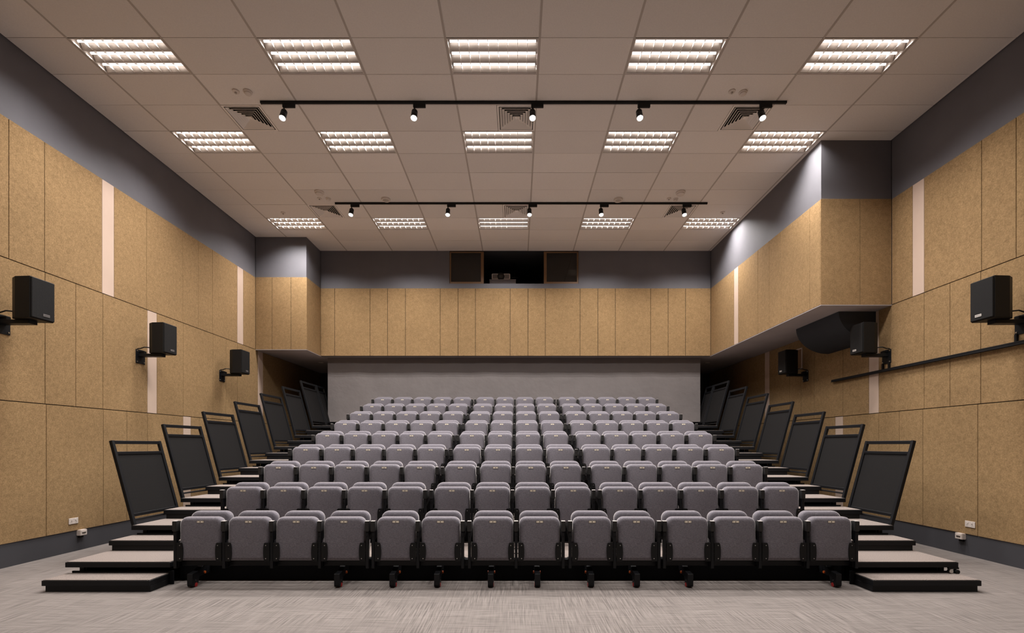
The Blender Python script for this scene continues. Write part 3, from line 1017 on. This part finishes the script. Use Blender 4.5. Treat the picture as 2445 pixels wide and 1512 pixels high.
# ------------------------------------------------------------------ leaning guard panels
def guard(s, k, length=0.868, last=False):
    y0 = deck_y(3) + 0.02 + PITCH * k; z0 = 2 * RISE + RISE * min(k, 6)
    xb = X0 + s * (OUT - 0.005); lean = 0.295; H = 1.105
    t = empty('guard_panel', (xb, y0, z0))
    def P(y, z):
        return (s * lean * z / H, y, z)
    T = 0.042
    for y in (T / 2, length - T / 2):
        b = MB(); b.bar(P(y, -0.05 if y < length / 2 else 0.0), P(y, H), T, T, up=(0, 1, 0)); b.obj('post', BLACK, t, bevel=0.003)
    for nm, z, th in (('top_rail', H - 0.022, 0.046), ('mid_rail', H - 0.165, 0.040), ('bottom_rail', 0.125, 0.040), ('toe_rail', 0.065, 0.022)):
        b = MB(); b.bar(P(T, z), P(length - T, z), 0.036, th); b.obj(nm, BLACK, t, bevel=0.003)
    b = MB()
    z1, z2 = 0.145, H - 0.185
    v = []
    for dx in (0.002, -0.002):
        v += [(P(T, z1)[0] + dx, T, z1), (P(T, z1)[0] + dx, length - T, z1), (P(T, z2)[0] + dx, length - T, z2), (P(T, z2)[0] + dx, T, z2)]
    b.add(v, [(0, 1, 2, 3), (7, 6, 5, 4), (0, 4, 5, 1), (1, 5, 6, 2), (2, 6, 7, 3), (3, 7, 4, 0)])
    b.obj('perforated_sheet', PERF, t)
    side = 'left' if s < 0 else 'right'
    lab = f'black leaning guard panel with perforated sheet on the {side} side, {ORD[k + 1]} from the front'
    if last:
        lab = f'short black end guard at the top back of the {side} side'
    tag(t, lab, 'guard rail', 'aisle guard panels')
for s in (-1, 1):
    for k in range(7):
        guard(s, k)
    guard(s, 7, 0.50, True)

# ------------------------------------------------------------------ tip-up seats
def rrect(w, z0, z1, rt, rb, ins, n=6):
    """outline of a rounded rectangle in (x, z), counter-clockwise"""
    hw = w / 2 - ins; a, c = z0 + ins, z1 - ins
    rt = max(rt - ins, 0.004); rb = max(rb - ins, 0.004)
    out = []
    for cxx, czz, r, a0 in ((hw - rb, a + rb, rb, -PI / 2), (hw - rt, c - rt, rt, 0), (-hw + rt, c - rt, rt, PI / 2), (-hw + rb, a + rb, rb, PI)):
        for k in range(n + 1):
            q = a0 + (PI / 2) * k / n
            out.append((cxx + r * math.cos(q), czz + r * math.sin(q)))
    return out

def pillow(w, z0, z1, rt, rb, layers, shear=0.0, zs=0.0, taper=0.0):
    """loft of rounded rectangles along y"""
    b = MB(); v = []; n = None
    for y, ins in layers:
        o = rrect(w, z0, z1, rt, rb, ins); n = len(o)
        v += [(x * (1 - taper * (1 - (z - z0) / (z1 - z0))), y + shear * (z - zs), z) for x, z in o]
    f = []
    for l in range(len(layers) - 1):
        for i in range(n):
            j = (i + 1) % n
            f.append((l * n + i, l * n + j, (l + 1) * n + j, (l + 1) * n + i))
    f.append(tuple(range(n))); f.append(tuple(range((len(layers) - 1) * n, len(layers) * n))[::-1])
    b.add(v, f)
    return b

_cache = {}
def seat_meshes(pitch):
    key = round(pitch, 3)
    if key in _cache:
        return _cache[key]
    sw = pitch - 0.066
    cush = pillow(sw, 0.285, 0.762, 0.075, 0.03, [(0.020, 0.040), (0.024, 0.018), (0.036, 0.005), (0.052, 0.0), (0.090, 0.0), (0.108, 0.006), (0.120, 0.022), (0.124, 0.045)], 0.03, 0.285, 0.02).mesh('seat_cushion', FABRIC, smooth=True)
    back = pillow(sw - 0.004, 0.36, 0.806, 0.085, 0.03, [(0.165, 0.040), (0.169, 0.016), (0.180, 0.004), (0.195, 0.0), (0.225, 0.0), (0.240, 0.006), (0.250, 0.030)], 0.10, 0.36, 0.0).mesh('backrest', FABRIC, smooth=True)
    b = MB()
    b.box(-0.036, 0.036, 0.0, 0.003, -0.0105, 0.0105, 0)
    b.box(-0.040, 0.040, 0.0022, 0.0032, -0.0135, 0.0145, 1)  # dark rim drawn in as the shadow of the plate's recess
    for x in (-0.029, 0.029):
        b.cyl((x, -0.001, 0), (x, 0.0, 0), 0.003, 6, mi=1)
    b.box(-0.006, 0.006, -0.0006, 0.0, -0.005, 0.005, 1)
    plate = b.mesh('number_plate', [BRASS, MARK_SHADOW])
    br_ = []
    for s in (-1, 1):
        b = MB()
        e = sw / 2
        pts = []
        for k in range(9):
            a = -PI / 2 + PI * k / 8
            pts.append((e - 0.040 - 0.016 * math.cos(a), 0.385 + 0.100 * math.sin(a)))
        pts = [(e + 0.012, 0.285), (e + 0.012, 0.487)] + pts[::-1]
        b.prism_y([(s * x, z) for x, z in pts], 0.008, 0.020)
        b.box(min(s * (e - 0.01), s * (e + 0.012)), max(s * (e - 0.01), s * (e + 0.012)), 0.020, 0.10, 0.30, 0.48)
        for z in (0.315, 0.458):
            b.cyl((s * (e - 0.026), 0.003, z), (s * (e - 0.026), 0.010, z), 0.0048, 8, mi=1)
        for z in (0.365, 0.418):
            b.cyl((s * (e + 0.010), 0.03, z), (s * (pitch / 2), 0.03, z), 0.006, 8, mi=1)
        br_.append(b.mesh('hinge_bracket', [BLACKPL, STEEL], bevel=0.0))
    arm = _cache.get('arm')
    if arm is None:
        b = MB(); b.prism_x([(0.0, 0.610), (0.0, 0.722), (0.045, 0.722), (0.27, 0.665), (0.27, 0.635), (0.16, 0.615), (0.05, 0.610)], -0.0235, 0.0235)
        cap = b.mesh('armrest_pad', ARMPL, bevel=0.005, segs=2)
        b = MB()
        b.box(-0.016, 0.016, 0.012, 0.052, 0.205, 0.612)
        b.box(-0.013, 0.013, 0.006, 0.012, 0.56, 0.600)
        b.box(-0.016, 0.016, 0.052, 0.16, 0.205, 0.30)
        b.prism_x([(0.052, 0.50), (0.26, 0.56), (0.26, 0.64), (0.05, 0.615)], -0.012, 0.012)
        post = b.mesh('arm_post', BLACK, bevel=0.003)
        b = MB(); b.box(-0.0215, 0.0215, 0.001, 0.045, 0.7205, 0.7255)  # pale strip added to carry the lit line of the pad's front bevel
        arm = _cache['arm'] = (post, cap, b.mesh('lit_edge_strip', ARMLITEDGE, bevel=0.0015))
    _cache[key] = (cush, back, plate, br_, arm)
    return _cache[key]

def make_seat(pitch, loc, left_arm, right_arm, label):
    cush, back, plate, brk, arm = seat_meshes(pitch)
    t = empty('theatre_seat', loc)
    c = link('seat_cushion', cush, t)
    link('number_plate', plate, c, (0, 0.0300, 0.712))
    link('backrest', back, t)
    for m in brk:
        link('hinge_bracket', m, t)
    for on, x in ((left_arm, -pitch / 2), (right_arm, pitch / 2)):
        if on:
            p = link('arm_post', arm[0], t, (x, 0, 0))
            link('armrest_pad', arm[1], p); link('lit_edge_strip', arm[2], p)
    tag(t, label, 'theatre seat', 'grey tip-up theatre seats')
    return t

ROW1 = [[-3.746, -3.214, -2.689, -2.164, -1.642], [-1.579, -1.088, -0.598], [-0.523, -0.011, 0.505], [0.580, 1.068, 1.554], [1.614, 2.138, 2.661, 3.184, 3.717]]
p_ = 0.522
def grp(x, n):
    return [x + p_ * k for k in range(n + 1)]
ROWN_ = [grp(X0 - 3.735, 5), grp(X0 - 1.044, 4), grp(X0 + 1.125, 5)]
POS14 = ['leftmost', 'second from left', 'third from left', 'fourth from left', 'fifth from left', 'sixth from left', 'seventh from left',
         'seventh from right', 'sixth from right', 'fifth from right', 'fourth from right', 'third from right', 'second from right', 'rightmost']
for r in range(1, 10):
    n = 0
    for gset in (ROW1 if r == 1 else ROWN_):
        for k in range(len(gset) - 1):
            a, c = gset[k], gset[k + 1]
            rn = ROWW[r] if r in (1, 9) else ROWW[r] + ' from the front'
            make_seat(c - a, ((a + c) / 2, chair_y(r), RISE * (r - 1)), True, k == len(gset) - 2,
                      f'grey fabric tip-up theatre seat, {POS14[n]} in the {rn}')
            n += 1
